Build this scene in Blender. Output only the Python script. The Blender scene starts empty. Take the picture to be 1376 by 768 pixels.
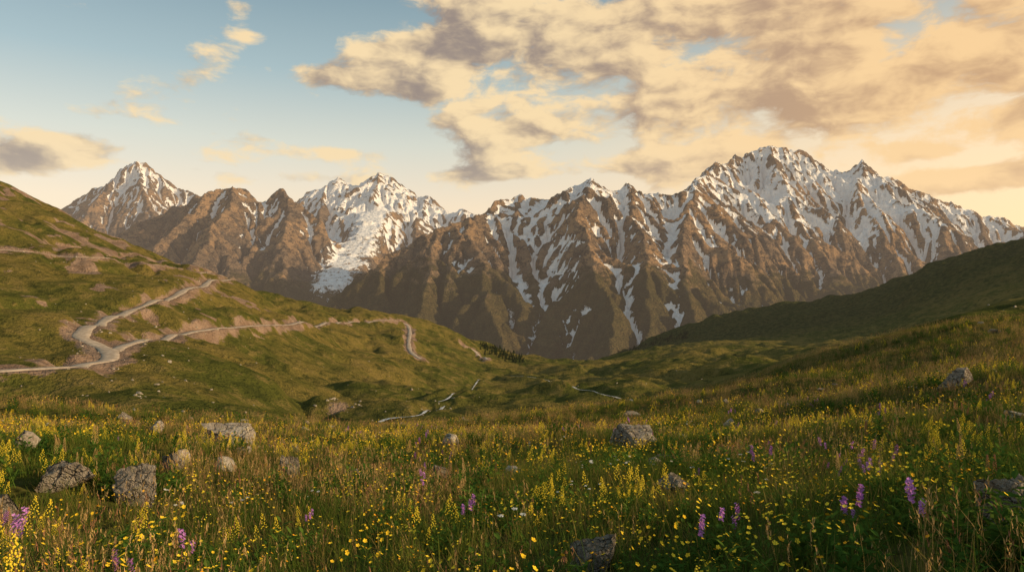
import bpy, math, random, time
import numpy as np
from mathutils import Vector, Matrix
T0=time.time()
random.seed(7); rng=np.random.default_rng(11)
scene=bpy.context.scene
F=994.0; CX=688.0; HY=400.0; EYE=1.5
def bear(px): return math.atan((px-CX)/F)

# ------------------------------------------------------------------ noise
_g=np.random.default_rng(3).uniform(0,2*np.pi,4096)
GX=np.cos(_g).astype(np.float32); GY=np.sin(_g).astype(np.float32)
def _hash(xi,yi,seed):
    h=(xi.astype(np.int64)*374761393+yi.astype(np.int64)*668265263+seed*974634777)&0xffffffff
    h=((h^(h>>13))*1274126177)&0xffffffff
    return ((h^(h>>16))&4095)
def perlin(x,y,seed=0):
    x=np.asarray(x,dtype=np.float64); y=np.asarray(y,dtype=np.float64)
    xi=np.floor(x); yi=np.floor(y)
    fx=(x-xi).astype(np.float32); fy=(y-yi).astype(np.float32)
    xi=xi.astype(np.int64); yi=yi.astype(np.int64)
    u=fx*fx*fx*(fx*(fx*6-15)+10); v=fy*fy*fy*(fy*(fy*6-15)+10)
    def c(dx,dy):
        h=_hash(xi+dx,yi+dy,seed)
        return GX[h]*(fx-dx)+GY[h]*(fy-dy)
    a=c(0,0);b=c(1,0);d=c(0,1);e=c(1,1)
    return ((a+(b-a)*u)*(1-v)+(d+(e-d)*u)*v)*1.5
def fbm(x,y,o=4,seed=0,gain=.5):
    s=0;a=1;t=0
    for i in range(o):
        s=s+a*perlin(x*2**i+i*17.3,y*2**i-i*9.1,seed+i);t+=a;a*=gain
    return s/t
def ridged(x,y,o=4,seed=0):
    s=0;a=1;t=0
    for i in range(o):
        s=s+a*(1-np.abs(perlin(x*2**i+i*17.3,y*2**i-i*9.1,seed+i))*2);t+=a;a*=.5
    return s/t
def sstep(a,b,x):
    t=np.clip((x-a)/(b-a),0,1); return t*t*(3-2*t)

# ------------------------------------------------------------------ node helpers
def newmat(name):
    m=bpy.data.materials.new(name); m.use_nodes=True
    nt=m.node_tree; nt.nodes.clear()
    return m,nt
class NB:
    def __init__(s,nt): s.nt=nt
    def n(s,t,**k):
        nd=s.nt.nodes.new(t)
        for a,b in k.items(): setattr(nd,a,b)
        return nd
    def set(s,sock,v):
        if isinstance(v,bpy.types.NodeSocket): s.nt.links.new(v,sock)
        elif v is not None:
            if isinstance(v,(tuple,list)) and len(v)==3 and sock.type=='RGBA': v=(*v,1)
            sock.default_value=v
    def m(s,op,a,b=None,c=None,clamp=False):
        nd=s.n('ShaderNodeMath',operation=op); nd.use_clamp=clamp
        s.set(nd.inputs[0],a)
        if b is not None: s.set(nd.inputs[1],b)
        if c is not None: s.set(nd.inputs[2],c)
        return nd.outputs[0]
    def vm(s,op,a,b=None,out=0):
        nd=s.n('ShaderNodeVectorMath',operation=op)
        s.set(nd.inputs[0],a)
        if b is not None:
            if op=='SCALE': s.set(nd.inputs['Scale'],b)
            else: s.set(nd.inputs[1],b)
        return nd.outputs[out]
    def mix(s,f,a,b,bt='MIX'):
        nd=s.n('ShaderNodeMix',data_type='RGBA',blend_type=bt)
        s.set(nd.inputs[0],f); s.set(nd.inputs[6],a); s.set(nd.inputs[7],b)
        return nd.outputs[2]
    def noise(s,vec,scale,detail=4,rough=.55,dist=0,out=0,dim='3D'):
        nd=s.n('ShaderNodeTexNoise',noise_dimensions=dim)
        s.set(nd.inputs['Vector'],vec); nd.inputs['Scale'].default_value=scale
        nd.inputs['Detail'].default_value=detail; nd.inputs['Roughness'].default_value=rough
        nd.inputs['Distortion'].default_value=dist
        return nd.outputs[out]
    def ss(s,x,a,b):
        nd=s.n('ShaderNodeMapRange',interpolation_type='SMOOTHSTEP')
        s.set(nd.inputs[0],x); nd.inputs[1].default_value=a; nd.inputs[2].default_value=b
        return nd.outputs[0]
    def attr(s,name):
        return s.n('ShaderNodeAttribute',attribute_name=name).outputs['Fac']
    def comb(s,x,y,z):
        nd=s.n('ShaderNodeCombineXYZ'); s.set(nd.inputs[0],x);s.set(nd.inputs[1],y);s.set(nd.inputs[2],z)
        return nd.outputs[0]
    def bump(s,h,strength,dist):
        nd=s.n('ShaderNodeBump'); nd.inputs['Strength'].default_value=strength
        nd.inputs['Distance'].default_value=dist; s.set(nd.inputs['Height'],h); return nd.outputs[0]
    def bsdf(s,col,rough=.9,normal=None,spec=.2):
        if rough>.88:
            nd=s.n('ShaderNodeBsdfDiffuse'); s.set(nd.inputs['Color'],col)
        else:
            nd=s.n('ShaderNodeBsdfPrincipled'); s.set(nd.inputs['Base Color'],col)
            s.set(nd.inputs['Roughness'],rough); nd.inputs['Specular IOR Level'].default_value=spec
        if normal is not None: s.set(nd.inputs['Normal'],normal)
        return nd.outputs[0]
    def out(s,sh):
        o=s.n('ShaderNodeOutputMaterial'); s.nt.links.new(sh,o.inputs[0])
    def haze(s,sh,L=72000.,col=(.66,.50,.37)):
        # painted aerial perspective: warm emission mixed into the surface by distance from the origin
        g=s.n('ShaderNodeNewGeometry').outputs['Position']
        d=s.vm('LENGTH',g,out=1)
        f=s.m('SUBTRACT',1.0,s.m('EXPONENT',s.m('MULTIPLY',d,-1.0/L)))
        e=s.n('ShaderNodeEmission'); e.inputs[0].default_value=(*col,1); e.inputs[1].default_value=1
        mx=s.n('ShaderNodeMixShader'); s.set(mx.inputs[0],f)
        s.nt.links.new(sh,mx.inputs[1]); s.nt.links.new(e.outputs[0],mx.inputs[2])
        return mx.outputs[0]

def link(ob): scene.collection.objects.link(ob); return ob
def grid_object(name,X,Y,Z,attrs,mat,cellmask=None):
    R,C=X.shape
    co=np.stack([X,Y,Z],-1).reshape(-1,3).astype(np.float32)
    idx=np.arange(R*C).reshape(R,C)
    q=np.stack([idx[:-1,:-1],idx[:-1,1:],idx[1:,1:],idx[1:,:-1]],-1)
    q=q[cellmask] if cellmask is not None else q.reshape(-1,4)
    used=np.zeros(R*C,bool); used[q.ravel()]=True
    remap=np.cumsum(used)-1; q=remap[q]; co=co[used]
    me=bpy.data.meshes.new(name)
    me.vertices.add(len(co)); me.vertices.foreach_set('co',co.ravel())
    me.loops.add(q.size); me.loops.foreach_set('vertex_index',q.ravel().astype(np.int32))
    me.polygons.add(len(q)); me.polygons.foreach_set('loop_start',np.arange(0,q.size,4,dtype=np.int32))
    try: me.polygons.foreach_set('loop_total',np.full(len(q),4,np.int32))
    except Exception: pass
    me.update(calc_edges=True)
    me.polygons.foreach_set('use_smooth',np.ones(len(q),bool))
    for k,v in attrs.items():
        a=me.attributes.new(k,'FLOAT','POINT'); a.data.foreach_set('value',v.reshape(-1)[used].astype(np.float32))
    me.materials.append(mat)
    ob=link(bpy.data.objects.new(name,me)); return ob

# ------------------------------------------------------------------ near terrain height function
cols={
-350:[(5,837),(10,682),(20,600),(40,560),(70,545),(120,535),(200,490),(300,430),(450,340),(600,270),(800,190),(950,150),(1300,180),(2000,300),(4500,500)],
0:[(5,837),(10,682),(20,604),(40,565),(70,550),(120,542),(160,528),(200,505),(260,470),(350,415),(450,368),(600,310),(800,258),(950,237),(1200,262),(1500,330),(2200,450),(4500,560)],
90:[(5,837),(10,684),(20,608),(40,570),(70,556),(120,548),(200,505),(240,482),(300,448),(400,405),(550,355),(700,318),(850,288),(1000,300),(1300,370),(2200,480),(4500,560)],
180:[(5,837),(10,686),(20,610),(40,576),(70,564),(120,560),(200,518),(240,493),(300,458),(400,418),(550,375),(700,345),(830,333),(1000,350),(1300,410),(2200,490),(4500,560)],
300:[(5,837),(10,688),(20,613),(40,580),(70,572),(120,576),(200,545),(300,493),(400,455),(550,408),(700,374),(780,368),(950,390),(1300,440),(2200,500),(4500,570)],
450:[(5,837),(10,688),(20,615),(40,584),(70,580),(120,594),(180,590),(230,578),(300,558),(400,526),(550,480),(700,440),(900,410),(980,407),(1200,440),(2200,510),(4500,580)],
550:[(5,837),(10,688),(20,615),(40,584),(70,579),(120,594),(200,580),(300,556),(400,532),(550,500),(700,470),(900,438),(980,432),(1200,460),(2200,515),(4500,590)],
620:[(5,835),(10,685),(20,613),(40,581),(70,574),(120,590),(200,578),(300,556),(400,540),(550,520),(700,502),(900,474),(1060,456),(1400,490),(2200,525),(4500,600)],
700:[(5,832),(10,682),(20,611),(40,577),(70,568),(120,582),(200,570),(300,552),(400,540),(550,526),(700,514),(900,502),(1200,488),(1500,505),(2200,560),(4500,620)],
800:[(5,826),(10,678),(20,606),(40,570),(75,557),(120,566),(200,560),(300,545),(400,532),(550,514),(700,500),(900,492),(1200,482),(1600,492),(2200,500),(2600,485),(3300,540),(4500,620)],
900:[(5,815),(10,672),(20,600),(40,562),(80,541),(130,550),(200,544),(300,526),(400,508),(550,492),(700,482),(900,477),(1200,470),(1600,475),(2100,456),(2600,440),(3300,500),(4500,600)],
1000:[(5,800),(10,664),(20,592),(40,550),(90,521),(150,530),(200,522),(300,504),(400,490),(550,480),(700,475),(900,473),(1200,469),(1600,462),(2100,432),(2600,409),(3300,470),(4500,580)],
1100:[(5,785),(10,655),(20,582),(40,538),(100,497),(160,503),(220,496),(300,482),(400,470),(550,462),(700,458),(900,466),(1200,464),(1600,450),(2100,422),(2600,400),(3300,460),(4500,560)],
1200:[(5,770),(10,648),(20,570),(40,521),(110,468),(160,472),(220,474),(300,478),(400,474),(550,472),(700,468),(900,470),(1200,458),(1600,432),(2100,398),(2600,378),(3300,440),(4500,550)],
1300:[(5,755),(10,642),(20,558),(40,500),(120,430),(170,436),(250,450),(400,455),(700,450),(1200,430),(1600,390),(2100,352),(2600,335),(3300,400),(4500,540)],
1376:[(5,745),(10,636),(20,550),(40,485),(80,436),(140,408),(200,415),(300,435),(700,430),(1200,405),(1600,360),(2100,325),(2600,310),(3300,380),(4500,530)],
1750:[(5,720),(10,615),(20,530),(40,460),(80,410),(140,380),(200,390),(300,410),(700,405),(1200,370),(1600,320),(2100,270),(2600,240),(3300,330),(4500,520)],
}
NL,NT=1400,500
LR=np.linspace(math.log(.3),math.log(5000),NL); TH=np.linspace(-1.9,1.9,NT)
cth=[];cw=[]
for px in sorted(cols):
    th=bear(px); r=np.array([c[0] for c in cols[px]],float); py=np.array([c[1] for c in cols[px]],float)
    z=(HY-py)/F*r*math.cos(th); w=(z+EYE)/r
    cth.append(th); cw.append(np.interp(LR,np.log(r),w))
cth=np.array(cth);cw=np.array(cw)
W=np.empty((NT,NL))
for j in range(NL): W[:,j]=np.interp(TH,cth,cw[:,j])
def blur1(A,k,axis):
    x=np.arange(-3*k,3*k+1); g=np.exp(-x*x/(2*k*k)); g/=g.sum()
    P=np.pad(A,[(3*k,3*k) if a==axis else (0,0) for a in range(2)],mode='edge')
    o=np.zeros_like(A)
    for i,gg in enumerate(g):
        sl=[slice(None)]*2; sl[axis]=slice(i,i+A.shape[axis]); o+=gg*P[tuple(sl)]
    return o
W=blur1(W,9,1); W=blur1(W,5,0)
def h_base(x,y):
    r=np.sqrt(x*x+y*y)+1e-6; th=np.arctan2(x,y)
    a=np.clip((np.log(r)-LR[0])/(LR[-1]-LR[0])*(NL-1),0,NL-1.001); b=np.clip((th+1.9)/3.8*(NT-1),0,NT-1.001)
    ai=a.astype(int); bi=b.astype(int); fa=a-ai; fb=b-bi
    w=(W[bi,ai]*(1-fa)+W[bi,ai+1]*fa)*(1-fb)+(W[bi+1,ai]*(1-fa)+W[bi+1,ai+1]*fa)*fb
    return -EYE+w*r
def h_nat(x,y):
    z=h_base(x,y); r=np.sqrt(x*x+y*y)
    for lam,amp,sd in ((420,.045,1),(150,.065,2),(60,.11,3),(24,.09,4),(9,.05,5),(3,.035,6)):
        wgt=sstep(lam*.5,lam*3.0,r) if lam>20 else sstep(lam*.3,lam*1.5,r)
        z=z+wgt*lam*amp*perlin(x/lam,y/lam,sd)
    g=ridged((x+12*perlin(x/50,y/50,9))/95,(y)/95,3,21)
    z=z-9.0*sstep(140,300,r)*(1-sstep(1500,2500,r))*np.clip(g-.45,0,1)*2*.8
    g2=ridged((x+30*perlin(x/150,y/150,19))/330,(y)/330,4,31)
    z=z+46*sstep(1300,2200,r)*(g2-.5)
    return z

# ------------------------------------------------------------------ sight lines -> world positions
def sight(px,py,rmin=2.,rmax=3800.):
    th=bear(px); r=np.exp(np.linspace(math.log(rmin),math.log(rmax),3000))
    x=r*math.sin(th); y=r*math.cos(th)
    v=h_nat(x,y)/y; t=(HY-py)/F
    ok=np.nonzero(v>=t)[0]
    i=ok[0] if len(ok) else int(np.argmax(v))
    return x[i],y[i]
def path(pts,rmin,step=2.0,sm=5):
    P=[]
    pts=np.array(pts,float)
    d=np.r_[0,np.cumsum(np.hypot(*np.diff(pts,axis=0).T))]
    n=int(d[-1]/6)+2
    t=np.linspace(0,d[-1],n)
    qx=np.interp(t,d,pts[:,0]); qy=np.interp(t,d,pts[:,1])
    for _ in range(3):
        qx[1:-1]=(qx[:-2]+2*qx[1:-1]+qx[2:])/4; qy[1:-1]=(qy[:-2]+2*qy[1:-1]+qy[2:])/4
    P=np.array([sight(a,b,rmin) for a,b in zip(qx,qy)])
    for _ in range(sm):
        P[1:-1]=(P[:-2]+2*P[1:-1]+P[2:])/4
    d=np.r_[0,np.cumsum(np.hypot(*np.diff(P,axis=0).T))]
    t=np.arange(0,d[-1],step)
    x=np.interp(t,d,P[:,0]); y=np.interp(t,d,P[:,1])
    k=min(len(x)//4,9)
    z=h_nat(x,y)
    if k>1:
        ker=np.ones(2*k+1)/(2*k+1)
        z=np.convolve(np.pad(z,k,mode='edge'),ker,'valid')
        x2=np.convolve(np.pad(x,2,mode='edge'),np.ones(5)/5,'valid'); y2=np.convolve(np.pad(y,2,mode='edge'),np.ones(5)/5,'valid')
        x,y=x2,y2
    return np.stack([x,y,z],1)
roads=[
 (path([(-160,508),(-60,503),(0,497),(70,492),(125,488),(150,482),(157,474),(143,467),(115,462),(101,454),(106,445),(135,431),(180,414),(225,399),(265,385),(296,374),(310,369)],150),5.0),
 (path([(150,473),(165,463),(200,455),(255,445),(300,440),(380,436),(450,432),(520,430),(546,430),(556,437),(550,450),(545,462),(550,474),(568,485)],180),4.2),
 (path([(-100,325),(0,336),(60,340),(120,348),(180,352),(240,360),(300,368)],250),2.2),
 (path([(622,462),(640,466),(645,475),(655,485)],500),4.0),
]
streams=[
 (path([(600,536),(585,542),(570,549),(574,553),(548,556),(520,559),(498,566),(482,574),(470,582)],130),1.6),
 (path([(880,541),(850,533),(825,529),(800,524),(770,516),(745,508),(690,503),(650,507),(610,528),(585,542)],130),1.0),
]
def apply_paths(x,y,z):
    """cut benches for the tracks and shallow beds for the streams"""
    shp=x.shape; x=x.ravel();y=y.ravel();z=z.ravel().copy()
    dirt=np.full(x.shape,1e3)
    for lst,kind in ((roads,0),(streams,1)):
        for P,w in lst:
            m=(x>P[:,0].min()-40)&(x<P[:,0].max()+40)&(y>P[:,1].min()-40)&(y<P[:,1].max()+40)
            ix=np.nonzero(m)[0]
            for s in range(0,len(ix),40000):
                I=ix[s:s+40000]
                dx=x[I,None].astype(np.float32)-P[None,:,0].astype(np.float32); dy=y[I,None].astype(np.float32)-P[None,:,1].astype(np.float32)
                d2=dx*dx+dy*dy; k=d2.argmin(1); d=np.sqrt(d2[np.arange(len(I)),k])
                if kind==0:
                    f=1-sstep(w*.5+.6,w*.5+5.5,d)
                    z[I]=z[I]*(1-f)+(P[k,2]-.25)*f
                    dirt[I]=np.minimum(dirt[I],np.maximum(d-w*.5,0))
                else:
                    f=1-sstep(w*.5+.4,w*.5+6,d)
                    z[I]=z[I]*(1-f)+(P[k,2]-1.3)*f
    return z.reshape(shp),dirt.reshape(shp)
print('paths',time.time()-T0)

rr=np.concatenate([np.exp(np.linspace(math.log(.3),math.log(40),170,endpoint=False)),
   np.exp(np.linspace(math.log(40),math.log(150),170,endpoint=False)),
   np.exp(np.linspace(math.log(150),math.log(1050),760,endpoint=False)),
   np.exp(np.linspace(math.log(1050),math.log(4800),260))])
tt=np.concatenate([np.linspace(-1.75,-.70,60,endpoint=False),np.linspace(-.70,.70,880,endpoint=False),np.linspace(.70,1.75,60)])
RR,TT=np.meshgrid(rr,tt,indexing='ij')
X=RR*np.sin(TT);Y=RR*np.cos(TT)
Z=h_nat(X,Y); Z,D=apply_paths(X,Y,Z)
ns=fbm(X/35,Y/35,4,41); ns2=fbm(X/9,Y/9,3,51)
bank=1-sstep(.5,9.0,D+9*ns+4*ns2)
scree=sstep(.33,.52,ns+.3*ns2+ .42*np.exp(-((X+330)/130)**2-((Y-560)/120)**2)+.40*np.exp(-((X+520)/200)**2-((Y-830)/130)**2))*(TT<-.3)*sstep(180,260,RR)
ox,oy=sight(455,548,130); outc=np.exp(-((X-ox)/6)**2-((Y-oy)/9)**2)
dirt=np.clip(np.maximum(np.maximum(bank*.9,scree*.8),outc*.7),0,1)

# ---- meadow / hillside material
gm,nt=newmat('alpine_grassland'); b=NB(nt)
pos=b.n('ShaderNodeNewGeometry').outputs['Position']
dist=b.vm('LENGTH',pos,out=1)
n1=b.noise(pos,.012,4,.6); n2=b.noise(pos,.10,5,.7); n3=b.noise(pos,1.1,3,.7)
c=b.mix(b.ss(n1,.38,.62),(.080,.085,.018),(.175,.132,.036))
c=b.mix(b.m('MULTIPLY',b.ss(n2,.50,.64),.75),c,(.215,.155,.052))
c=b.mix(b.m('MULTIPLY',b.ss(n2,.47,.36),.75),c,(.036,.044,.012))
c=b.mix(b.m('MULTIPLY',b.ss(n3,.50,.66),.65),c,(.040,.043,.013))
near=b.m('SUBTRACT',1.0,b.ss(dist,35,110))
c=b.mix(b.m('MULTIPLY',near,.6),c,b.mix(b.ss(n3,.4,.6),(.030,.034,.010),(.085,.075,.025)))
dn=b.attr('dirt')
df=b.ss(b.m('ADD',dn,b.m('MULTIPLY',b.m('SUBTRACT',n3,.5),1.1)),.45,.62)
dc=b.mix(b.ss(n2,.35,.65),(.20,.13,.09),(.31,.215,.155))
dc=b.mix(b.ss(n3,.55,.66),dc,(.11,.08,.055))
c=b.mix(df,c,dc)
far=b.ss(dist,1300,2000)
c=b.mix(b.m('MULTIPLY',far,.8),c,b.mix(b.ss(n2,.40,.62),(.028,.042,.013),(.078,.078,.026)))
hb=b.m('ADD',b.m('MULTIPLY',n3,.7),b.m('MULTIPLY',n2,b.m('ADD',4.6,b.m('MULTIPLY',far,6.0))))
sh=b.bsdf(c,.95,b.bump(hb,1.0,1.0),.1)
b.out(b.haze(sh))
ground=grid_object('meadow_terrain',X,Y,Z,{'dirt':dirt},gm)
print('terrain',time.time()-T0)

# ------------------------------------------------------------------ road & stream ribbons
rm,nt=newmat('gravel_road'); b=NB(nt); pos=b.n('ShaderNodeNewGeometry').outputs['Position']
a=b.noise(pos,.5,5,.65); a2=b.noise(pos,5,3,.6)
c=b.mix(b.ss(a,.3,.7),(.32,.25,.19),(.50,.41,.32)); c=b.mix(b.m('MULTIPLY',b.ss(a2,.5,.7),.4),c,(.2,.15,.11))
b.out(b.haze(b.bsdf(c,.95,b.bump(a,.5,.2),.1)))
wm,nt=newmat('stream_water'); b=NB(nt); pos=b.n('ShaderNodeNewGeometry').outputs['Position']
a=b.noise(pos,.8,4,.7)
c=b.mix(b.ss(a,.42,.56),(.10,.11,.10),(.66,.66,.64))
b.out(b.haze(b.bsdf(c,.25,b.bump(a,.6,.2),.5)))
def ribbon(name,lst,mat,lift,shoulder):
    V=[];Fc=[]
    for li,(P,w) in enumerate(lst):
        tg=np.gradient(P[:,:2],axis=0); tg/=np.linalg.norm(tg,axis=1)[:,None]+1e-9
        nr=np.stack([-tg[:,1],tg[:,0]],1)
        o=len(V); prof=[(-.5,-.30),(-.42,0),(-.15,.03),(.0,.07),(.15,.03),(.42,0),(.5,-.30)] if shoulder else [(-.5,0),(-.2,.03),(.2,.03),(.5,0)]
        K=len(prof)
        for i in range(len(P)):
            ww=w*(1+.14*math.sin(i*.31+li)+.1*math.sin(i*.83)) if shoulder else w*(.5+.9*abs(math.sin(i*.37+li)*math.sin(i*.13)))
            for s,dz in prof:
                V.append((P[i,0]+nr[i,0]*s*ww,P[i,1]+nr[i,1]*s*ww,P[i,2]+lift+dz+li*.004))
        for i in range(len(P)-1):
            for k in range(K-1):
                q=o+i*K+k; Fc.append((q,q+1,q+K+1,q+K))
    me=bpy.data.meshes.new(name); me.from_pydata(V,[],Fc); me.materials.append(mat)
    for p in me.polygons: p.use_smooth=True
    return link(bpy.data.objects.new(name,me))
ribbon('dirt_road',roads,rm,.05,True)
ribbon('mountain_stream',streams,wm,-.80,False)

# ------------------------------------------------------------------ mountains
DX=20.0
xs=np.arange(-13400,13400,DX); ys=np.arange(4300,18900,DX)
MX,MY=np.meshgrid(xs,ys); MX=MX.astype(np.float32);MY=MY.astype(np.float32)
def W3(px,py,km):
    d=km*1000.; return np.array([(px-CX)/F*d,d,(HY-py)/F*d])
def line(*p): return [W3(*q) for q in p]
mains={
'D':line((600,296,8.0),(628,289,8.0),(645,280,8.5),(660,264,9.0),(700,258,9.3),(745,258,9.4),(770,251,9.2),(798,230,9.0),(818,249,9.2),(840,240,9.2),(862,252,9.3),(900,253,9.3),(930,246,9.3)),
'Dl':line((628,289,8.0),(590,298,7.9),(555,314,7.8),(520,336,7.6),(490,358,7.5),(450,395,7.3),(390,440,7.0)),
'Dr':line((930,246,9.3),(960,272,9.1),(990,302,8.9),(1050,348,8.5),(1110,380,8.1),(1200,410,7.8)),
'E':line((930,246,9.3),(940,232,10.6),(965,212,11.6),(1000,204,11.9),(1035,194,12),(1078,200,12),(1108,218,12),(1130,230,12),(1160,209,11.9),(1182,218,11.9),(1210,245,12),(1262,263,12),(1305,278,12),(1345,289,12),(1400,304,12),(1600,330,12)),
'B':line((60,350,11),(130,324,11.1),(200,290,11.3),(262,262,11.4),(298,243,11.5),(320,238,11.5),(345,258,11.6),(382,250,11.6),(410,275,11.4),(440,300,11.0),(470,332,10.6)),
'A':line((-200,330,17),(20,322,17),(85,277,17),(130,255,17),(162,223,17),(183,212,17),(205,224,17),(240,250,17),(270,261,16.6),(340,270,16),(415,268,15.5)),
'C':line((415,268,15.5),(440,241,15),(455,237,15),(480,251,15),(508,228,15),(530,236,15),(548,262,15),(575,259,14.7),(600,276,14.4),(640,284,14),(720,290,13.6)),
}
spurs=[]
def spur(st,pts,sl):
    L=[np.array(st)]
    for px,km in pts:
        q=W3(px,400,km); d=np.hypot(q[0]-L[-1][0],q[1]-L[-1][1]); q[2]=L[-1][2]-sl*d; L.append(q)
    spurs.append(L)
D=mains['D'];E=mains['E'];B=mains['B'];A=mains['A'];Cc=mains['C'];Dl=mains['Dl'];Dr=mains['Dr']
spur(D[1],[(640,7.3),(660,6.5),(690,5.4)],.60)
spur(Dl[1],[(575,7.1),(565,6.3),(545,5.6)],.62)
spur(Dl[3],[(505,6.8),(480,6.0)],.60)
spur(D[4],[(690,8.5),(716,7.6),(740,6.6),(760,5.6)],.56)
spur(D[7],[(775,8.2),(790,7.4),(815,6.4),(830,5.6)],.58)
spur(D[9],[(850,8.3),(872,7.3),(868,6.2)],.55)
spur(D[12],[(925,8.5),(915,7.6),(930,6.6),(925,5.8)],.52)
spur(Dr[2],[(1000,8.1),(1010,7.2),(1030,6.3)],.60)
spur(Dr[3],[(1080,7.6),(1110,6.8)],.6)
spur(E[4],[(1050,11.1),(1075,10.1),(1120,9.2)],.70)
spur(E[2],[(985,10.9),(1030,9.9)],.68)
spur(E[6],[(1105,11.2),(1115,10.4)],.74)
spur(E[8],[(1150,11.0),(1185,10.1),(1225,9.0)],.70)
spur(E[10],[(1235,11.1),(1285,10.1),(1330,9.0)],.62)
spur(E[12],[(1330,11.0),(1370,10.0)],.60)
spur(B[5],[(305,10.6),(280,9.7),(250,8.7)],.56)
spur(B[7],[(388,10.6),(378,9.7),(390,8.7)],.58)
spur(B[3],[(235,10.6),(195,9.7),(150,8.8)],.56)
spur(B[6],[(345,10.6),(330,9.8)],.62)
spur(A[5],[(192,15.9),(215,14.8),(250,13.8)],.64)
spur(A[4],[(140,15.9),(110,14.8),(80,13.5)],.62)
spur(A[7],[(250,15.8),(290,14.8)],.62)
spur(Cc[4],[(500,14.2),(520,13.4)],.58)
spur(Cc[1],[(432,14.0),(420,13.0)],.58)
spur(Cc[7],[(565,13.7),(552,12.6),(540,11.5)],.56)
rs=np.random.default_rng(5)
for key,L in mains.items():
    for i in range(len(L)-1):
        p,q=L[i],L[i+1]; ln=np.hypot(*(q-p)[:2])
        for k in range(max(1,int(ln/900))):
            t=rs.uniform(.15,.85); s0=p+(q-p)*t
            dd=(q-p)[:2]/ln; nrm=np.array([dd[1],-dd[0]]); 
            if nrm[1]>0: nrm=-nrm
            if rs.random()<.12: nrm=-nrm
            pts=[s0]; sl=rs.uniform(.62,.80)
            ang=rs.uniform(-.6,.6)
            for kk in range(4):
                a2=ang+rs.uniform(-.5,.5); v=np.array([nrm[0]*math.cos(a2)-nrm[1]*math.sin(a2),nrm[0]*math.sin(a2)+nrm[1]*math.cos(a2)])
                l=rs.uniform(250,650); s2=sl*rs.uniform(.6,1.35); pts.append(np.array([*(pts[-1][:2]+v*l),pts[-1][2]-s2*l]))
            spurs.append(pts)
for L in list(spurs):
    for p,q in zip(L[:-1],L[1:]):
        ln=np.hypot(*(q-p)[:2]); dd=(q-p)[:2]/ln
        for sgn in (-1,1):
            if rs.random()<.5:
                s0=p+(q-p)*rs.uniform(.1,.9); a2=sgn*rs.uniform(.6,1.2)
                v=np.array([dd[0]*math.cos(a2)-dd[1]*math.sin(a2),dd[0]*math.sin(a2)+dd[1]*math.cos(a2)]); l=rs.uniform(300,800)
                spurs.append([s0,np.array([*(s0[:2]+v*l),s0[2]-rs.uniform(.6,.8)*l])])
wx=MX+130*fbm(MX/600,MY/600,4,71); wy=MY+180*fbm(MX/600,MY/600,4,81)
H=(-950+ .012*(MY-5000)).astype(np.float32)
def stamp(L,S,crest):
    global H
    for p,q in zip(L[:-1],L[1:]):
        rad=max(p[2],q[2])+1000; rad=rad/S+200
        x0=min(p[0],q[0])-rad;x1=max(p[0],q[0])+rad;y0=min(p[1],q[1])-rad;y1=max(p[1],q[1])+rad
        i0=max(0,int((x0-xs[0])/DX));i1=min(len(xs),int((x1-xs[0])/DX)+1);j0=max(0,int((y0-ys[0])/DX));j1=min(len(ys),int((y1-ys[0])/DX)+1)
        if i0>=i1 or j0>=j1: continue
        a=wx[j0:j1,i0:i1];bb=wy[j0:j1,i0:i1]
        d=q[:2]-p[:2]; L2=float(d@d)+1e-6
        t=np.clip(((a-p[0])*d[0]+(bb-p[1])*d[1])/L2,0,1)
        ds=np.hypot(a-(p[0]+t*d[0]),bb-(p[1]+t*d[1]))
        z=p[2]+t*(q[2]-p[2])-(S*ds+crest*(1-np.exp(-ds/160)))
        H[j0:j1,i0:i1]=np.maximum(H[j0:j1,i0:i1],z)
for k,L in mains.items(): stamp(L,.90 if k!='C' else .72,90 if k!='C' else 60)
for L in spurs: stamp(L,1.0,20)
rel=sstep(-900,300,H)
H=H+rel*120*(ridged(MX/800+.2*fbm(MX/400,MY/400,2,3),MY/800,3,87)-.62)+45*fbm(MX/420,MY/420,4,91)+22*fbm(MX/110,MY/110,3,95)
H=H.astype(np.float32)
print('stamp',len(spurs),time.time()-T0)
R,C=H.shape; N=R*C; idx=np.arange(N).reshape(R,C)
offs=[(-1,0),(1,0),(0,-1),(0,1),(-1,-1),(-1,1),(1,-1),(1,1)]
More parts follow.
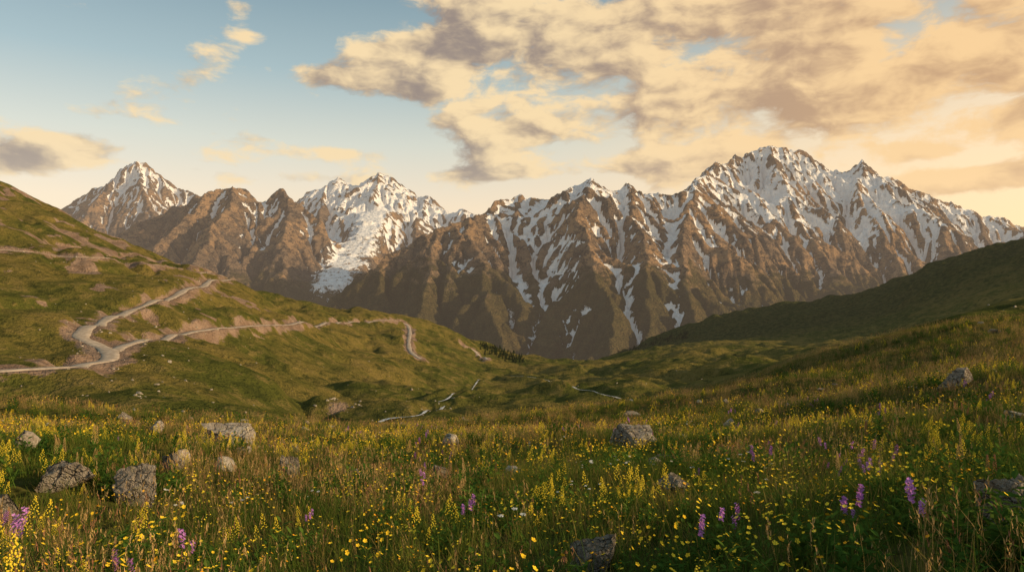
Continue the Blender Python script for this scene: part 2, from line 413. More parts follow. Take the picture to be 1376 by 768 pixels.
def erode(H,iters,Kt):
    h=H.astype(np.float64).copy()
    for it in range(iters):
        best=np.zeros((R,C)); rec=idx.copy()
        P=np.pad(h,1,mode='edge')
        for dy,dx in offs:
            dl=math.hypot(dy,dx)
            s=(h-P[1+dy:1+dy+R,1+dx:1+dx+C])/dl*rs.uniform(.75,1.25,(R,C))
            m=s>best
            m[0 if dy<0 else (R-1 if dy>0 else 0),:]&=(dy==0); m[:,0 if dx<0 else (C-1 if dx>0 else 0)]&=(dx==0)
            best[m]=s[m]; rec[m]=(idx+dy*C+dx)[m]
        rec=rec.ravel()
        dep=(rec!=np.arange(N)).astype(np.int32); p=rec.copy()
        for _ in range(13):
            dep=dep+dep[p]; p=p[p]
        order=np.argsort(dep,kind='stable'); bnd=np.searchsorted(dep[order],np.arange(dep.max()+2))
        Ar=np.full(N,DX*DX)
        for lv in range(dep.max(),0,-1):
            I=order[bnd[lv]:bnd[lv+1]]; np.add.at(Ar,rec[I],Ar[I])
        dist=np.where((np.abs(rec-np.arange(N))==1)|(np.abs(rec-np.arange(N))==C),DX,DX*1.414)
        kf=(Kt/iters)*np.minimum(np.sqrt(Ar),2600)/dist
        hf=h.ravel()
        for lv in range(1,dep.max()+1):
            I=order[bnd[lv]:bnd[lv+1]]; k=kf[I]
            hf[I]=(hf[I]+k*hf[rec[I]])/(1+k)
        h=hf.reshape(R,C)
        P=np.pad(h,1,mode='edge'); h=h+.03*(P[:-2,1:-1]+P[2:,1:-1]+P[1:-1,:-2]+P[1:-1,2:]-4*h)
    return h,Ar.reshape(R,C)
H,Ar=erode(H,12,.78)
print('erosion',time.time()-T0)
GL=line((503,285,13.6),(496,300,13.0),(490,320,12.2),(474,343,11.2),(458,362,10.3),(442,384,9.4))
gl=np.zeros((R,C))
for p,q in zip(GL[:-1],GL[1:]):
    d=q[:2]-p[:2];t=np.clip(((MX-p[0])*d[0]+(MY-p[1])*d[1])/float(d@d),0,1)
    ds=np.hypot(MX-(p[0]+t*d[0]),MY-(p[1]+t*d[1]))
    wv=1-sstep(150,480,ds+170*fbm(MX/300,MY/300,3,5)); zt=p[2]+t*(q[2]-p[2])+26*ridged(MX/120,MY/60,3,6)
    m=wv>gl; H=np.where(m,H*(1-wv)+zt*wv,H); gl=np.maximum(gl,wv)
gy,gx=np.gradient(H,DX); slope=np.hypot(gx,gy)
cr1=ridged(MX/380+H/900,MY/380,4,141)-.6
rk=ridged(MX/150+.3*H/170,MY/150,4,101)-.6
H=H+(cr1*60+rk*52)*np.clip(slope,0,1.1)*(1-gl)
H=H+11*ridged(MX/55,MY/55,2,111)*np.clip(slope,0,1)
def box(A,k):
    for ax in (0,1):
        P=np.pad(A,[(k+1,k) if a==ax else (0,0) for a in range(2)],mode='edge'); cs=np.cumsum(P,axis=ax)
        A=(np.take(cs,range(2*k+1,cs.shape[ax]),axis=ax)-np.take(cs,range(0,cs.shape[ax]-2*k-1),axis=ax))/(2*k+1)
    return A
Hb=box(H,3); gy,gx=np.gradient(Hb,DX); slope=np.hypot(gx,gy)
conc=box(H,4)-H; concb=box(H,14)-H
PX=CX+F*MX/MY
lineF=np.interp(PX,[0,180,250,300,400,425,445,600,900,950,1100,1250,1376],[1600,1600,1450,1300,1200,850,500,500,200,50,0,100,150])
lineN=np.interp(PX,[450,560,620,680,900,960,1100],[1400,1150,800,380,300,450,800])
sline=np.where(MY<10000,lineN,lineF)
sn=np.clip((H-sline)/480,-3,2.3)+.95*fbm(MX/480,MY/480,5,121)+np.clip(conc/20,-1.2,1.2)+np.clip(concb/90,-.8,.8)-(slope-.85)*.9-.05+.35*gx
snow=np.clip(sstep(-1.3,2.1,sn),0,1)
snow=np.maximum(snow,gl*.64)
veg=np.clip(sstep(700,-150,H+250*fbm(MX/500,MY/500,3,131)),0,1)*(MY<10500)
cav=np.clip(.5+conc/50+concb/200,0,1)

mm,nt=newmat('mountain_rock_and_snow'); b=NB(nt)
geo=b.n('ShaderNodeNewGeometry'); pos=geo.outputs['Position']
sp=b.vm('MULTIPLY',pos,(1,1,1.8))
n1=b.noise(sp,.0012,3,.6); n2=b.noise(sp,.008,5,.72,.3); n3=b.noise(sp,.04,3,.7)
c=b.mix(b.ss(n1,.38,.62),(.23,.17,.125),(.50,.315,.175))
c=b.mix(b.m('MULTIPLY',b.ss(n2,.46,.60),.9),c,(.070,.060,.055))
c=b.mix(b.m('MULTIPLY',b.ss(n3,.52,.66),.5),c,(.50,.36,.24))
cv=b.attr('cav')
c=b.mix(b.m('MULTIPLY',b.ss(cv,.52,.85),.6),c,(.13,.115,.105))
vg=b.attr('veg')
vf=b.ss(b.m('ADD',vg,b.m('ADD',b.m('MULTIPLY',b.m('SUBTRACT',n2,.5),1.3),b.m('MULTIPLY',b.m('SUBTRACT',n3,.5),.8))),.30,.75)
c=b.mix(b.m('MULTIPLY',vf,.85),c,b.mix(n3,(.025,.034,.012),(.14,.115,.038)))
sa=b.attr('snow')
sf=b.ss(b.m('ADD',sa,b.m('ADD',b.m('MULTIPLY',b.m('SUBTRACT',n3,.5),.55),b.m('MULTIPLY',b.m('SUBTRACT',n2,.5),1.1))),.48,.54)
c=b.mix(sf,c,b.mix(b.ss(n3,.4,.75),(.88,.88,.90),(.74,.72,.72)))
hb=b.m('ADD',b.m('MULTIPLY',n2,170),b.m('MULTIPLY',n3,55))
hb=b.m('MULTIPLY',hb,b.m('SUBTRACT',1.0,b.m('MULTIPLY',sf,.75)))
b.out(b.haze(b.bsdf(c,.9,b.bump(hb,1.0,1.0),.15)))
ratio=np.abs(MX)/MY
cm=(ratio[:-1,:-1]<.88)
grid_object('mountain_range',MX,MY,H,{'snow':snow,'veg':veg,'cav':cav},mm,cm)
print('mountains',time.time()-T0)

# ------------------------------------------------------------------ boulders
bm_,nt=newmat('weathered_rock'); b=NB(nt)
tc=b.n('ShaderNodeTexCoord').outputs['Object']
n1=b.noise(tc,2.2,5,.65); n2=b.noise(tc,9,4,.7); 
vo=b.n('ShaderNodeTexVoronoi',feature='DISTANCE_TO_EDGE'); b.set(vo.inputs['Vector'],b.vm('ADD',tc,b.vm('SCALE',b.noise(tc,3,3,out=1),.35))); vo.inputs['Scale'].default_value=1.8
c=b.mix(b.ss(n1,.35,.65),(.30,.25,.20),(.48,.42,.345)); c=b.mix(b.m('MULTIPLY',b.ss(n2,.50,.64),.7),c,(.13,.105,.08))
c=b.mix(b.m('MULTIPLY',b.ss(b.noise(tc,4,4,.7),.56,.64),.6),c,(.24,.20,.07))
c=b.mix(b.m('SUBTRACT',1.0,b.ss(vo.outputs[0],.0,.03)),c,(.06,.05,.04))
hb=b.m('ADD',b.m('MULTIPLY',n2,.6),b.m('ADD',n1,b.m('MULTIPLY',b.ss(vo.outputs[0],0,.06),.3)))
b.out(b.bsdf(c,.9,b.bump(hb,1.0,.15),.2))
def rock_mesh(name,seed,sub=5,cuts=13):
    import bmesh
    r=np.random.default_rng(seed); bm=bmesh.new(); bmesh.ops.create_icosphere(bm,subdivisions=sub,radius=1)
    co=np.array([v.co[:] for v in bm.verts])
    for _ in range(cuts):
        n=r.normal(size=3); n[2]*=.7; n/=np.linalg.norm(n); d=r.uniform(.3,.75)
        t=co@n-d; m=t>0; co[m]-=np.outer(t[m]*.97,n)
    ax=r.normal(size=3); ax/=np.linalg.norm(ax); s=co@ax*5; co+= np.outer((s-np.floor(s)-.5)*.07,ax)
    co+= (fbm(co[:,0]*2+seed,co[:,1]*2+co[:,2]*1.3,4,seed)*.24)[:,None]*co
    co+= (ridged(co[:,0]*4+co[:,2]*2,co[:,1]*4+seed+co[:,2],4,seed+7)*.08)[:,None]*co
    co/=np.abs(co).max(0)
    for v,cc in zip(bm.verts,co): v.co=cc
    me=bpy.data.meshes.new(name); bm.to_mesh(me); bm.free(); me.materials.append(bm_)
    return me
ROCKS=[]
for i,(px,py,wp,hp,tilt) in enumerate([(306,602,78,38,-.28),(232,636,40,22,.1),(186,674,66,36,.35),(82,659,84,24,.05),(858,597,74,28,.1),(1287,521,54,20,-.1),
      (392,640,32,18,.2),(802,766,70,34,.0),(1352,712,88,44,.15),(905,668,50,16,.1),(590,642,28,10,0),(8,705,42,22,0),(166,567,20,9,0),(848,560,24,8,0),(1335,447,20,6,0)]):
    x,y=sight(px,py,2.5,300); s=y/F; z=float(h_nat(np.array([x]),np.array([y]))[0])
    me=rock_mesh('boulder',100+i)
    ob=link(bpy.data.objects.new('boulder',me))
    w=wp*s/2;hh=hp*s*.9+.14
    ob.scale=(w,w*.75,hh*.8); ob.rotation_euler=(0,tilt,random.uniform(-.4,.4)); ob.location=(x,y,z+hh*.38)
    ROCKS.append((x,y,w))
def merge(name,meshes,xf,mats):
    V=[];FF=[];MI=[];o=0
    for mi,M in xf:
        v,f,m=meshes[mi]; vv=v@M[:3,:3].T+M[:3,3]; V.append(vv); FF.append(f+o); MI.append(m); o+=len(v)
    V=np.concatenate(V);FF=np.concatenate(FF)
    me=bpy.data.meshes.new(name); me.vertices.add(len(V)); me.vertices.foreach_set('co',V.astype(np.float32).ravel())
    n=FF.shape[1]; me.loops.add(FF.size); me.loops.foreach_set('vertex_index',FF.ravel().astype(np.int32))
    me.polygons.add(len(FF)); me.polygons.foreach_set('loop_start',np.arange(0,FF.size,n,dtype=np.int32))
    me.update(calc_edges=True)
    for m in mats: me.materials.append(m)
    me.polygons.foreach_set('material_index',np.concatenate(MI).astype(np.int32))
    return link(bpy.data.objects.new(name,me))
sm=[]
for k in range(4):
    me=rock_mesh('tmp',900+k,2,10); v=np.array([q.co[:] for q in me.vertices]); f=np.array([p.vertices[:] for p in me.polygons]); sm.append((v,f,np.zeros(len(f)))); bpy.data.meshes.remove(me)
xf=[]
def addstone(x,y,s,up=.1):
    z=float(ZI(x,y)); a=random.uniform(0,6.28); M=np.eye(4); ca,sa=math.cos(a),math.sin(a)
    M[:3,:3]=np.array([[ca,-sa,0],[sa,ca,0],[0,0,1]])@np.diag([s*random.uniform(.8,1.4),s,s*random.uniform(.5,.9)]); M[:3,3]=(x,y,z+s*up); xf.append((random.randrange(4),M))
def ZI(x,y):
    xx=np.array([x],float);yy=np.array([y],float); z,_=apply_paths(xx,yy,h_nat(xx,yy)); return z[0]
for P,w in roads[:3]:
    for _ in range(170):
        i=random.randrange(len(P)); a=random.uniform(0,6.28); d=w*.5+1+abs(random.gauss(0,9))
        addstone(P[i,0]+math.cos(a)*d,P[i,1]+math.sin(a)*d-1,random.uniform(.2,.55)*(1 if random.random()<.9 else 2))
for _ in range(440):
    th=random.uniform(-.6,.6); r=math.exp(random.uniform(math.log(110),math.log(600)))
    addstone(r*math.sin(th),r*math.cos(th),random.uniform(.15,.5)*(1 if random.random()<.88 else 2))
for P,w in streams:
    for _ in range(110):
        i=random.randrange(len(P)); addstone(P[i,0]+random.gauss(0,2),P[i,1]+random.gauss(0,2),random.uniform(.2,.7))
for _ in range(12):
    addstone(ox+random.gauss(0,5),oy+random.gauss(0,6),random.uniform(.3,.9))
for _ in range(55):
    th=random.uniform(-.62,.62); r=math.exp(random.uniform(math.log(14),math.log(90)))
    addstone(r*math.sin(th),r*math.cos(th),random.uniform(.12,.32),.5)
merge('scattered_stones',sm,xf,[bm_])

# ------------------------------------------------------------------ conifers
cf,nt=newmat('conifer_foliage'); b=NB(nt); pos=b.n('ShaderNodeNewGeometry').outputs['Position']
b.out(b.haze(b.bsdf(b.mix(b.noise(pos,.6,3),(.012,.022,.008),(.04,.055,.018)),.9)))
tr=[]
for k in range(4):
    r=np.random.default_rng(k); V=[];FF=[]
    def tri(a,bb,c_): 
        o=len(V); V.extend([a,bb,c_]); FF.append((o,o+1,o+2))
    for j in range(6):
        a=j*1.047;a2=a+1.047; tri((.02*math.cos(a),.02*math.sin(a),0),(.02*math.cos(a2),.02*math.sin(a2),0),(0,0,.9))
    for t in range(11):
        z=.10+.085*t; R0=.27*(1-t/11.5)
        for j in range(11):
            a=r.uniform(0,6.28); L=R0*r.uniform(.6,1.25); wd=.32
            tri((0,0,z+.09),(L*math.cos(a-wd),L*math.sin(a-wd),z-.03+r.uniform(-.02,.02)),(L*math.cos(a+wd),L*math.sin(a+wd),z-.04+r.uniform(-.02,.02)))
    tr.append((np.array(V),np.array(FF),np.zeros(len(FF))))
xf=[]
def clump(px0,px1,py0,py1,n,rmin,hm):
    for _ in range(n):
        px=random.uniform(px0,px1); t=(px-px0)/(px1-px0); py=py0+(py1-py0)*t+random.gauss(0,3)
        x,y=sight(px,py,rmin); z=ZI(x,y); s=hm*random.uniform(.6,1.3); M=np.eye(4); M[:3,:3]*=s; M[:3,3]=(x,y,z-.3); xf.append((random.randrange(4),M))
clump(645,705,466,485,130,950,5.5)
clump(830,925,474,448,110,1700,8)
merge('conifer_forest',tr,xf,[cf])
print('rocks trees',time.time()-T0)

# ------------------------------------------------------------------ vegetation
def vegmat(name,c1,c2,c3=None,trans=.3,patch=.25):
    m,nt=newmat(name); b=NB(nt); pos=b.n('ShaderNodeNewGeometry').outputs['Position']
    rnd=b.n('ShaderNodeObjectInfo').outputs['Random']
    if patch:
        n=b.noise(pos,patch,1,.6)
        f=b.m('ADD',b.m('MULTIPLY',rnd,.55),b.m('MULTIPLY',b.ss(n,.35,.65),.45))
    else: f=rnd
    c=b.mix(f,c1,c2)
    if c3: c=b.mix(b.ss(b.m('FRACT',b.m('MULTIPLY',rnd,7.31)),.72,.78),c,c3)
    d=b.n('ShaderNodeBsdfDiffuse'); b.set(d.inputs[0],c)
    if trans<=0: b.out(d.outputs[0]); return m
    t=b.n('ShaderNodeBsdfTranslucent'); b.set(t.inputs[0],c)
    mx=b.n('ShaderNodeMixShader'); mx.inputs[0].default_value=trans
    nt.links.new(d.outputs[0],mx.inputs[1]);nt.links.new(t.outputs[0],mx.inputs[2]); b.out(mx.outputs[0]); return m
M_grass=vegmat('grass_blades',(.062,.105,.015),(.155,.175,.030),(.26,.19,.055),.35)
M_dry=vegmat('dry_grass_blades',(.28,.19,.065),(.44,.30,.115),(.16,.145,.040),.35)
M_seed=vegmat('seed_heads',(.32,.20,.080),(.50,.33,.14),(.26,.12,.07),0,0)
M_leaf=vegmat('herb_leaves',(.042,.095,.016),(.095,.155,.025),None,.25,0)
M_yel=vegmat('yellow_petals',(.88,.54,.03),(.92,.66,.05),None,0,0)
M_ygr=vegmat('yellow_green_bloom',(.54,.43,.04),(.82,.60,.05),None,0,0)
M_wht=vegmat('white_petals',(.70,.66,.58),(.80,.76,.70),None,0,0)
M_pur=vegmat('purple_petals',(.32,.11,.36),(.52,.22,.54),None,0,0)
M_org=vegmat('orange_petals',(.80,.34,.02),(.88,.46,.03),None,0,0)

class MB:
    def __init__(s): s.v=[];s.f=[];s.m=[]
    def blade(s,p,h,w,az,lean,mi,segs=3,curl=1.6):
        fx,fy=math.cos(az),math.sin(az); sx,sy=-fy,fx
        o=len(s.v)
        for k in range(segs):
            t=k/segs; out=lean*h*t**curl; z=h*t*(1-.25*lean*t); ww=w*(1-.55*t)*.5
            c=(p[0]+fx*out,p[1]+fy*out,p[2]+z)
            s.v.append((c[0]-sx*ww,c[1]-sy*ww,c[2])); s.v.append((c[0]+sx*ww,c[1]+sy*ww,c[2]))
        s.v.append((p[0]+fx*lean*h,p[1]+fy*lean*h,p[2]+h*(1-.25*lean)))
        for k in range(segs-1):
            q=o+2*k; s.f.append((q,q+1,q+3,q+2)); s.m.append(mi)
        q=o+2*(segs-1); s.f.append((q,q+1,q+2)); s.m.append(mi)
        return s.v[-1]
    def leaf(s,p,L,w,az,up,mi):
        fx,fy=math.cos(az),math.sin(az); sx,sy=-fy,fx; o=len(s.v); cu=math.cos(up);su=math.sin(up)
        for t,ww,dz in ((0,.1,0),(.35,1,0),(.7,.7,-.05),(1,0.05,-.2)):
            c=(p[0]+fx*cu*L*t,p[1]+fy*cu*L*t,p[2]+(su*t+dz)*L)
            s.v.append((c[0]-sx*ww*w/2,c[1]-sy*ww*w/2,c[2]+.12*w)); s.v.append(c); s.v.append((c[0]+sx*ww*w/2,c[1]+sy*ww*w/2,c[2]+.12*w))
        for k in range(3):
            q=o+3*k; s.f+= [(q,q+1,q+4,q+3),(q+1,q+2,q+5,q+4)]; s.m+=[mi,mi]
    def flower(s,p,r,mi,n=5,cup=.35,mc=None):
        tx,ty=random.uniform(-.5,.5),random.uniform(-.9,.1)
        a0=random.uniform(0,6.28)
        for k in range(n):
            a=a0+k*6.283/n; o=len(s.v); hw=3.1/n*.85
            def P(rr,aa): 
                x=rr*math.cos(aa);y=rr*math.sin(aa); return (p[0]+x,p[1]+y,p[2]+cup*rr+tx*x-ty*y)
            s.v+=[p,P(r*.8,a-hw),P(r,a),P(r*.8,a+hw)]; s.f.append((o,o+1,o+2,o+3)); s.m.append(mi)
    def blob(s,p,r,mi,h=1.):
        o=len(s.v); s.v+=[(p[0],p[1],p[2]+r*h),(p[0]+r,p[1],p[2]),(p[0],p[1]+r,p[2]),(p[0]-r,p[1],p[2]),(p[0],p[1]-r,p[2]),(p[0],p[1],p[2]-r*h)]
        for a,bb in ((1,2),(2,3),(3,4),(4,1)): s.f+=[(o,o+a,o+bb),(o+5,o+bb,o+a)]; s.m+=[mi,mi]
    def obj(s,name,mats):
        me=bpy.data.meshes.new(name); me.from_pydata(s.v,[],s.f)
        for m in mats: me.materials.append(m)
        me.polygons.foreach_set('material_index',s.m); me.update()
        return bpy.data.objects.new(name,me)
U=random.uniform
def rp(sp):
    a=U(0,6.28); r=sp*math.sqrt(random.random()); return (r*math.cos(a),r*math.sin(a),-.03)
def v_grass(w=.007,n=40,sp=.20,h=.31):
    b=MB()
    for _ in range(n): b.blade(rp(sp),h*U(.4,1.2),w*U(.6,1.3),U(0,6.28),U(.1,.85),0)
    return b.obj('grass_tuft',[M_grass])
def v_dry(w=.005,n=24,sp=.18,h=.30,seed=7):
    b=MB()
    for _ in range(n): b.blade(rp(sp),h*U(.4,1.15),w*U(.6,1.3),U(0,6.28),U(.1,.8),0)
    for _ in range(seed):
        t=b.blade(rp(sp),h*U(1.1,1.7),w*.6,U(0,6.28),U(.05,.35),0)
        for k in range(7):
            b.blade((t[0]+U(-.006,.006),t[1]+U(-.006,.006),t[2]-.09+.012*k),.03,.006,U(0,6.28),U(.2,.7),1,2)
    return b.obj('dry_grass_tuft',[M_dry,M_seed])
def v_broad():
    b=MB()
    for _ in range(6):
        p=rp(.16); h=U(.15,.40); b.blade(p,h,.008,U(0,6.28),.1,0)
        for k in range(9):
            t=k/9; b.leaf((p[0],p[1],h*t*.95),U(.10,.19)*(1.1-.6*t),U(.025,.05),k*2.4+U(-.4,.4),U(.2,.9),0)
    return b.obj('broadleaf_herb',[M_leaf])
def v_butter(mp,r0=.010,r1=.017,n=12):
    b=MB()
    for _ in range(n):
        p=rp(.25); t=b.blade(p,U(.25,.46),.004,U(0,6.28),U(.05,.35),0); b.flower(t,U(r0,r1),1,5,.35)
        b.leaf((p[0],p[1],U(.03,.15)),.07,.02,U(0,6.28),.5,0)
    return b.obj('wildflower',[M_leaf,mp])
def v_goldspike():
    b=MB()
    for _ in range(4):
        p=rp(.16); h=U(.28,.5); t=b.blade(p,h,.007,U(0,6.28),.08,0)
        for k in range(8): b.leaf((p[0],p[1],h*k/13),U(.05,.09),.016,k*2.4,.6,0)
        for k in range(26):
            f=k/26; a=k*2.4; rr=.045*(1-f)+.006
            b.blob((t[0]+rr*math.cos(a)*U(.4,1),t[1]+rr*math.sin(a)*U(.4,1),t[2]-.14+.16*f),U(.005,.009),1)
    return b.obj('yellow_spike_plant',[M_leaf,M_ygr])
def v_umbel():
    b=MB()
    for _ in range(3):
        p=rp(.14); t=b.blade(p,U(.3,.46),.005,U(0,6.28),U(.05,.25),0)
        for k in range(14):
            a=k*2.4; r=.026*math.sqrt(k/14); b.flower((t[0]+r*math.cos(a),t[1]+r*math.sin(a),t[2]-r*.2),.007,1,4,.1)
        for k in range(3): b.leaf((p[0],p[1],U(.03,.2)),.09,.03,U(0,6.28),.4,0)
    return b.obj('umbel_flower',[M_leaf,M_wht])
def v_purple():
    b=MB()
    for _ in range(3):
        p=rp(.12); h=U(.3,.45); t=b.blade(p,h,.006,U(0,6.28),.1,0)
        for k in range(6): b.leaf((p[0],p[1],h*k/10),.08,.02,k*2.4,.6,0)
        for k in range(16):
            a=k*2.4; b.flower((t[0]+.012*math.cos(a),t[1]+.012*math.sin(a),t[2]-.09+.0062*k),.012,1,4,.6)
    return b.obj('purple_spike',[M_leaf,M_pur])
def v_dock():
    b=MB()
    for _ in range(2):
        p=rp(.08); h=U(.4,.6); t=b.blade(p,h,.008,U(0,6.28),.08,0)
        for k in range(45):
            f=k/45;a=k*2.4; rr=.022*(1-f)+.004; b.blob((t[0]+rr*math.cos(a),t[1]+rr*math.sin(a),t[2]-.22+.23*f),.007,1)
        for k in range(6): b.leaf((p[0],p[1],.02+.03*k),.18,.05,k*2.4,.7,0)
    return b.obj('dock_plant',[M_leaf,M_seed])

def scatter(name,variants,pts,scl,tilt=.12):
    col=bpy.data.collections.new(name+'_variants')
    for v in variants: col.objects.link(v)
    pts=np.array(pts,dtype=np.float32); n=len(pts)
    me=bpy.data.meshes.new(name); me.vertices.add(n); me.vertices.foreach_set('co',pts.ravel())
    a=me.attributes.new('scl','FLOAT','POINT'); a.data.foreach_set('value',np.asarray(scl,np.float32))
    a=me.attributes.new('rot','FLOAT_VECTOR','POINT'); rv=np.stack([rng.normal(0,tilt,n),rng.normal(0,tilt,n),rng.uniform(0,6.28,n)],1).astype(np.float32); a.data.foreach_set('vector',rv.ravel())
    a=me.attributes.new('vid','INT','POINT'); a.data.foreach_set('value',rng.integers(0,len(variants),n).astype(np.int32))
    ob=link(bpy.data.objects.new(name,me))
    ng=bpy.data.node_groups.new(name+'_instancer','GeometryNodeTree')
    ng.interface.new_socket('Geometry',in_out='INPUT',socket_type='NodeSocketGeometry'); ng.interface.new_socket('Geometry',in_out='OUTPUT',socket_type='NodeSocketGeometry')
    gi=ng.nodes.new('NodeGroupInput');go=ng.nodes.new('NodeGroupOutput')
    iop=ng.nodes.new('GeometryNodeInstanceOnPoints'); ci=ng.nodes.new('GeometryNodeCollectionInfo')
    ci.inputs['Collection'].default_value=col; ci.inputs['Separate Children'].default_value=True; ci.inputs['Reset Children'].default_value=True
    def na(nm,t):
        q=ng.nodes.new('GeometryNodeInputNamedAttribute'); q.data_type=t; q.inputs['Name'].default_value=nm; return q.outputs['Attribute']
    L=ng.links.new
    L(gi.outputs[0],iop.inputs['Points']); L(ci.outputs[0],iop.inputs['Instance']); iop.inputs['Pick Instance'].default_value=True
    L(na('vid','INT'),iop.inputs['Instance Index']); L(na('rot','FLOAT_VECTOR'),iop.inputs['Rotation']); L(na('scl','FLOAT'),iop.inputs['Scale'])
    L(iop.outputs[0],go.inputs[0])
    md=ob.modifiers.new('instances','NODES'); md.node_group=ng
    return ob
def sample(r0,r1,dens,amax=.72):
    n=int(amax*(r1*r1-r0*r0)*dens)
    r=np.sqrt(rng.uniform(r0*r0,r1*r1,n)); th=rng.uniform(-amax,amax,n)
    return r*np.sin(th),r*np.cos(th)
def place(bands,prob):
    Xs=[];Ys=[];S=[]
    for r0,r1,de,sc in bands:
        x,y=sample(r0,r1,de); k=rng.random(len(x))<prob(x,y)
        for rx,ry,rw in ROCKS: k&=((x-rx)**2+((y-ry+rw*.8)*.6)**2>(rw*.92)**2)
        x=x[k];y=y[k]; Xs.append(x);Ys.append(y); S.append(sc*rng.uniform(.6,1.25,len(x)))
    x=np.concatenate(Xs);y=np.concatenate(Ys); z=h_nat(x,y)
    return np.stack([x,y,z-.01],1),np.concatenate(S)
def dryness(x,y):
    r=np.hypot(x,y); return np.clip(.19+1.7*fbm(x/6,y/6,3,201)+.38*sstep(14,38,r)-.16*(1-sstep(5,13,r))+.15*sstep(3,25,x),0.02,.9)
p,s=place([(3.2,14,20,1.0),(14,35,9,1.1),(35,110,3.0,1.5)],lambda x,y:1-.8*dryness(x,y))
scatter('meadow_grass',[v_grass() for _ in range(4)]+[v_grass(.010,28,.18,.24)],p,s)
print('grass',len(p))
p,s=place([(3.2,14,16,1.0),(14,35,10,1.0),(35,110,3.2,1.4)],lambda x,y:dryness(x,y))
scatter('dry_meadow_grass',[v_dry() for _ in range(4)],p,s); print('dry',len(p))
cl=lambda sd,lam,a,k:(lambda x,y:np.clip(a+k*fbm(x/lam,y/lam,3,sd),0,1))
p,s=place([(3.2,14,5,1.0),(14,35,2.2,1.2),(35,80,.6,1.5)],cl(211,3.5,.38,2.4))
scatter('broadleaf_plants',[v_broad() for _ in range(4)],p,s)
p,s=place([(3.2,14,6.2,1.0),(14,35,3.6,1.2),(35,70,.6,1.5)],cl(221,4,.58,2.0))
scatter('yellow_wildflowers',[v_butter(M_yel) for _ in range(2)]+[v_butter(M_yel,.006,.010,16)]+[v_butter(M_org,.008,.014,8)],p,s)
p,s=place([(3.2,14,3.0,.9),(14,35,2.0,1.0),(35,80,.4,1.3)],cl(231,5,.30,2.2))
scatter('yellow_spike_wildflowers',[v_goldspike() for _ in range(3)],p,s)
p,s=place([(3.2,14,1.0,.9),(14,35,.35,1.0)],cl(241,4,.15,2.0))
scatter('white_wildflowers',[v_umbel() for _ in range(3)],p,s)
p,s=place([(3.2,14,1.0,1.0),(14,35,.3,1.1)],cl(251,3,.08,1.8))
scatter('purple_wildflowers',[v_purple() for _ in range(3)],p,s)
p,s=place([(5,14,.6,1.0),(14,40,.25,1.1)],cl(261,4,.3,1.8))
scatter('dock_plants',[v_dock() for _ in range(3)],p,s)
print('veg',time.time()-T0)

# ------------------------------------------------------------------ sky
SUN_AZ=math.radians(104); SUN_EL=math.radians(15.5)
w=bpy.data.worlds.new('World'); scene.world=w; w.use_nodes=True; nt=w.node_tree; nt.nodes.clear(); b=NB(nt)
try: w.cycles.sampling_method='NONE'
except Exception as ex: print(ex)
g=b.n('ShaderNodeTexCoord').outputs['Generated']
sx=b.n('ShaderNodeSeparateXYZ'); b.set(sx.inputs[0],g); x,y,z=sx.outputs
az=b.m('ARCTAN2',x,y); el=b.m('ARCSINE',z)
sky=b.n('ShaderNodeTexSky',sky_type='NISHITA'); sky.sun_disc=False; sky.sun_elevation=SUN_EL; sky.sun_rotation=SUN_AZ
nish=b.vm('SCALE',sky.outputs[0],.05)
e=b.m('MAXIMUM',el,0.0)
te=b.m('DIVIDE',e,.40)
cr=b.n('ShaderNodeValToRGB'); b.set(cr.inputs[0],te); R_=cr.color_ramp
R_.elements[0].position=0; R_.elements[0].color=(.84,.58,.34,1); R_.elements[1].position=1; R_.elements[1].color=(.17,.25,.27,1)
for ps,cc in ((.30,(.82,.61,.39,1)),(.50,(.60,.57,.44,1)),(.72,(.33,.41,.39,1))): q=R_.elements.new(ps); q.color=cc
warm=b.m('MULTIPLY',b.ss(az,-.15,.65),b.m('SUBTRACT',1.0,b.ss(te,.35,1.1)))
base=b.mix(b.m('MULTIPLY',warm,.85),cr.outputs[0],(1.0,.65,.29))
base=b.mix(1.0,base,nish,'ADD')
vec=b.comb(b.m('MULTIPLY',az,4.4),b.m('MULTIPLY',el,9.0),0.0)
wv=b.vm('SCALE',b.vm('SUBTRACT',b.noise(vec,2.6,2,.5,out=1,dim='2D'),(.5,.5,.5)),.16)
vec2=b.vm('ADD',vec,wv)
d0=b.noise(vec2,1.35,7,.58,dim='2D'); d1=b.noise(b.vm('ADD',vec2,(.09,.12,0)),1.35,5,.56,dim='2D')
cov=None
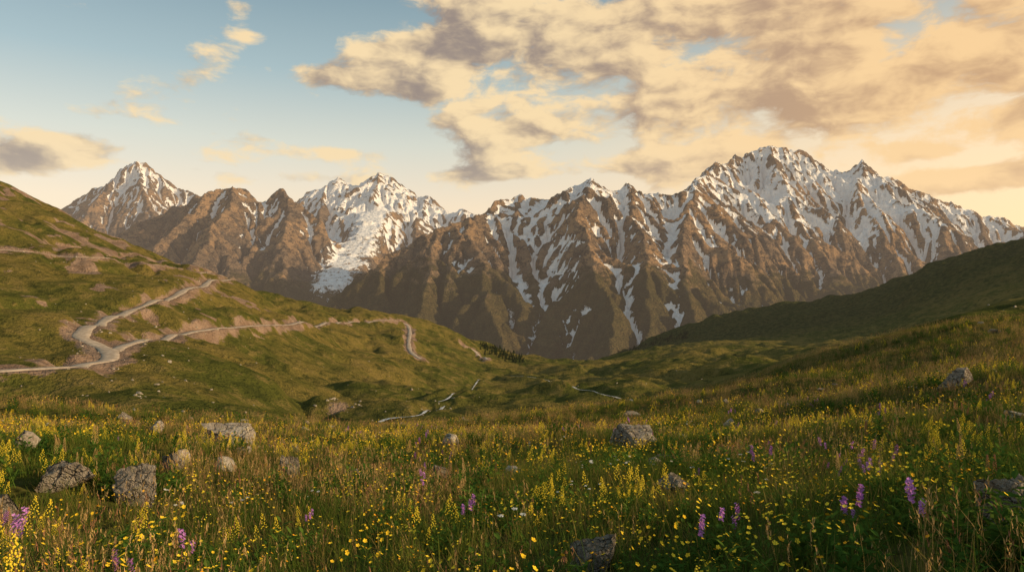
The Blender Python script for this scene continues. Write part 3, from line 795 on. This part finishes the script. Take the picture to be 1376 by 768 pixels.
for px,py,sxp,syp,am in [(800,35,240,70,.28),(950,115,240,68,.25),(1060,172,170,32,.21),(740,185,100,28,.17),(1350,75,110,75,.27),(1270,150,110,22,.17),(345,190,52,18,.25),(455,205,90,12,.22),(120,203,75,18,.26),(15,214,45,14,.24),(415,101,42,15,.22),(335,46,36,9,.15),(330,12,26,9,.16),(560,85,80,34,.17),(640,234,130,11,.18),(850,224,160,15,.19),(390,240,110,8,.15),(1235,205,45,9,.17),(1315,236,110,13,.20)]:
    a0=bear(px); e0=math.atan((HY-py)/F*math.cos(a0)); k=math.cos(a0)**2
    dx=b.m('MULTIPLY',b.m('SUBTRACT',az,a0),F/sxp/k); dy=b.m('MULTIPLY',b.m('SUBTRACT',el,e0),F/syp)
    gq=b.m('MULTIPLY',b.m('EXPONENT',b.m('MULTIPLY',b.m('ADD',b.m('MULTIPLY',dx,dx),b.m('MULTIPLY',dy,dy)),-.7)),am)
    cov=gq if cov is None else b.m('ADD',cov,gq)
cov=b.m('SUBTRACT',b.m('MINIMUM',cov,.29),.02)
dd=b.m('ADD',d0,cov)
alpha=b.ss(dd,.58,.71)
lit=b.m('ADD',.64,b.m('MULTIPLY',b.m('SUBTRACT',d0,d1),4.0))
lit=b.m('SUBTRACT',lit,b.m('MULTIPLY',b.ss(dd,.66,.95),.40))
lit=b.m('ADD',lit,b.m('MULTIPLY',b.ss(az,-.2,.6),.14))
lit=b.ss(lit,0.02,1.02)
cc=b.mix(lit,(.34,.265,.225),(1.0,.76,.44))
cc=b.mix(b.m('MULTIPLY',b.ss(az,-.05,.6),.42),cc,(1.0,.55,.20))
cc=b.mix(b.m('MULTIPLY',b.m('SUBTRACT',1.0,b.ss(te,.2,.6)),.3),cc,base)
col=b.mix(b.m('MULTIPLY',alpha,.94),base,cc)
col=b.mix(b.ss(z,-.02,-.15),col,(.10,.085,.05))
bg=b.n('ShaderNodeBackground'); b.set(bg.inputs[0],col); bg.inputs[1].default_value=.97
o=b.n('ShaderNodeOutputWorld'); nt.links.new(bg.outputs[0],o.inputs[0])

sl=bpy.data.lights.new('sun','SUN'); sl.energy=5.0; sl.angle=math.radians(.6); sl.color=(1.0,.73,.41)
so=link(bpy.data.objects.new('sun',sl))
dv=Vector((math.sin(SUN_AZ)*math.cos(SUN_EL),math.cos(SUN_AZ)*math.cos(SUN_EL),math.sin(SUN_EL)))
so.rotation_euler=dv.to_track_quat('Z','Y').to_euler()

cam=bpy.data.cameras.new('camera'); co=link(bpy.data.objects.new('camera',cam))
cam.sensor_width=36; cam.lens=36*F/1376; cam.clip_start=.1; cam.clip_end=60000
cam.shift_y=(HY-384)/1376
co.location=(0,0,0); co.rotation_euler=(math.radians(90),0,0)
scene.camera=co
scene.view_settings.view_transform='Standard'; scene.view_settings.look='None'; scene.view_settings.exposure=0
print('done',time.time()-T0)
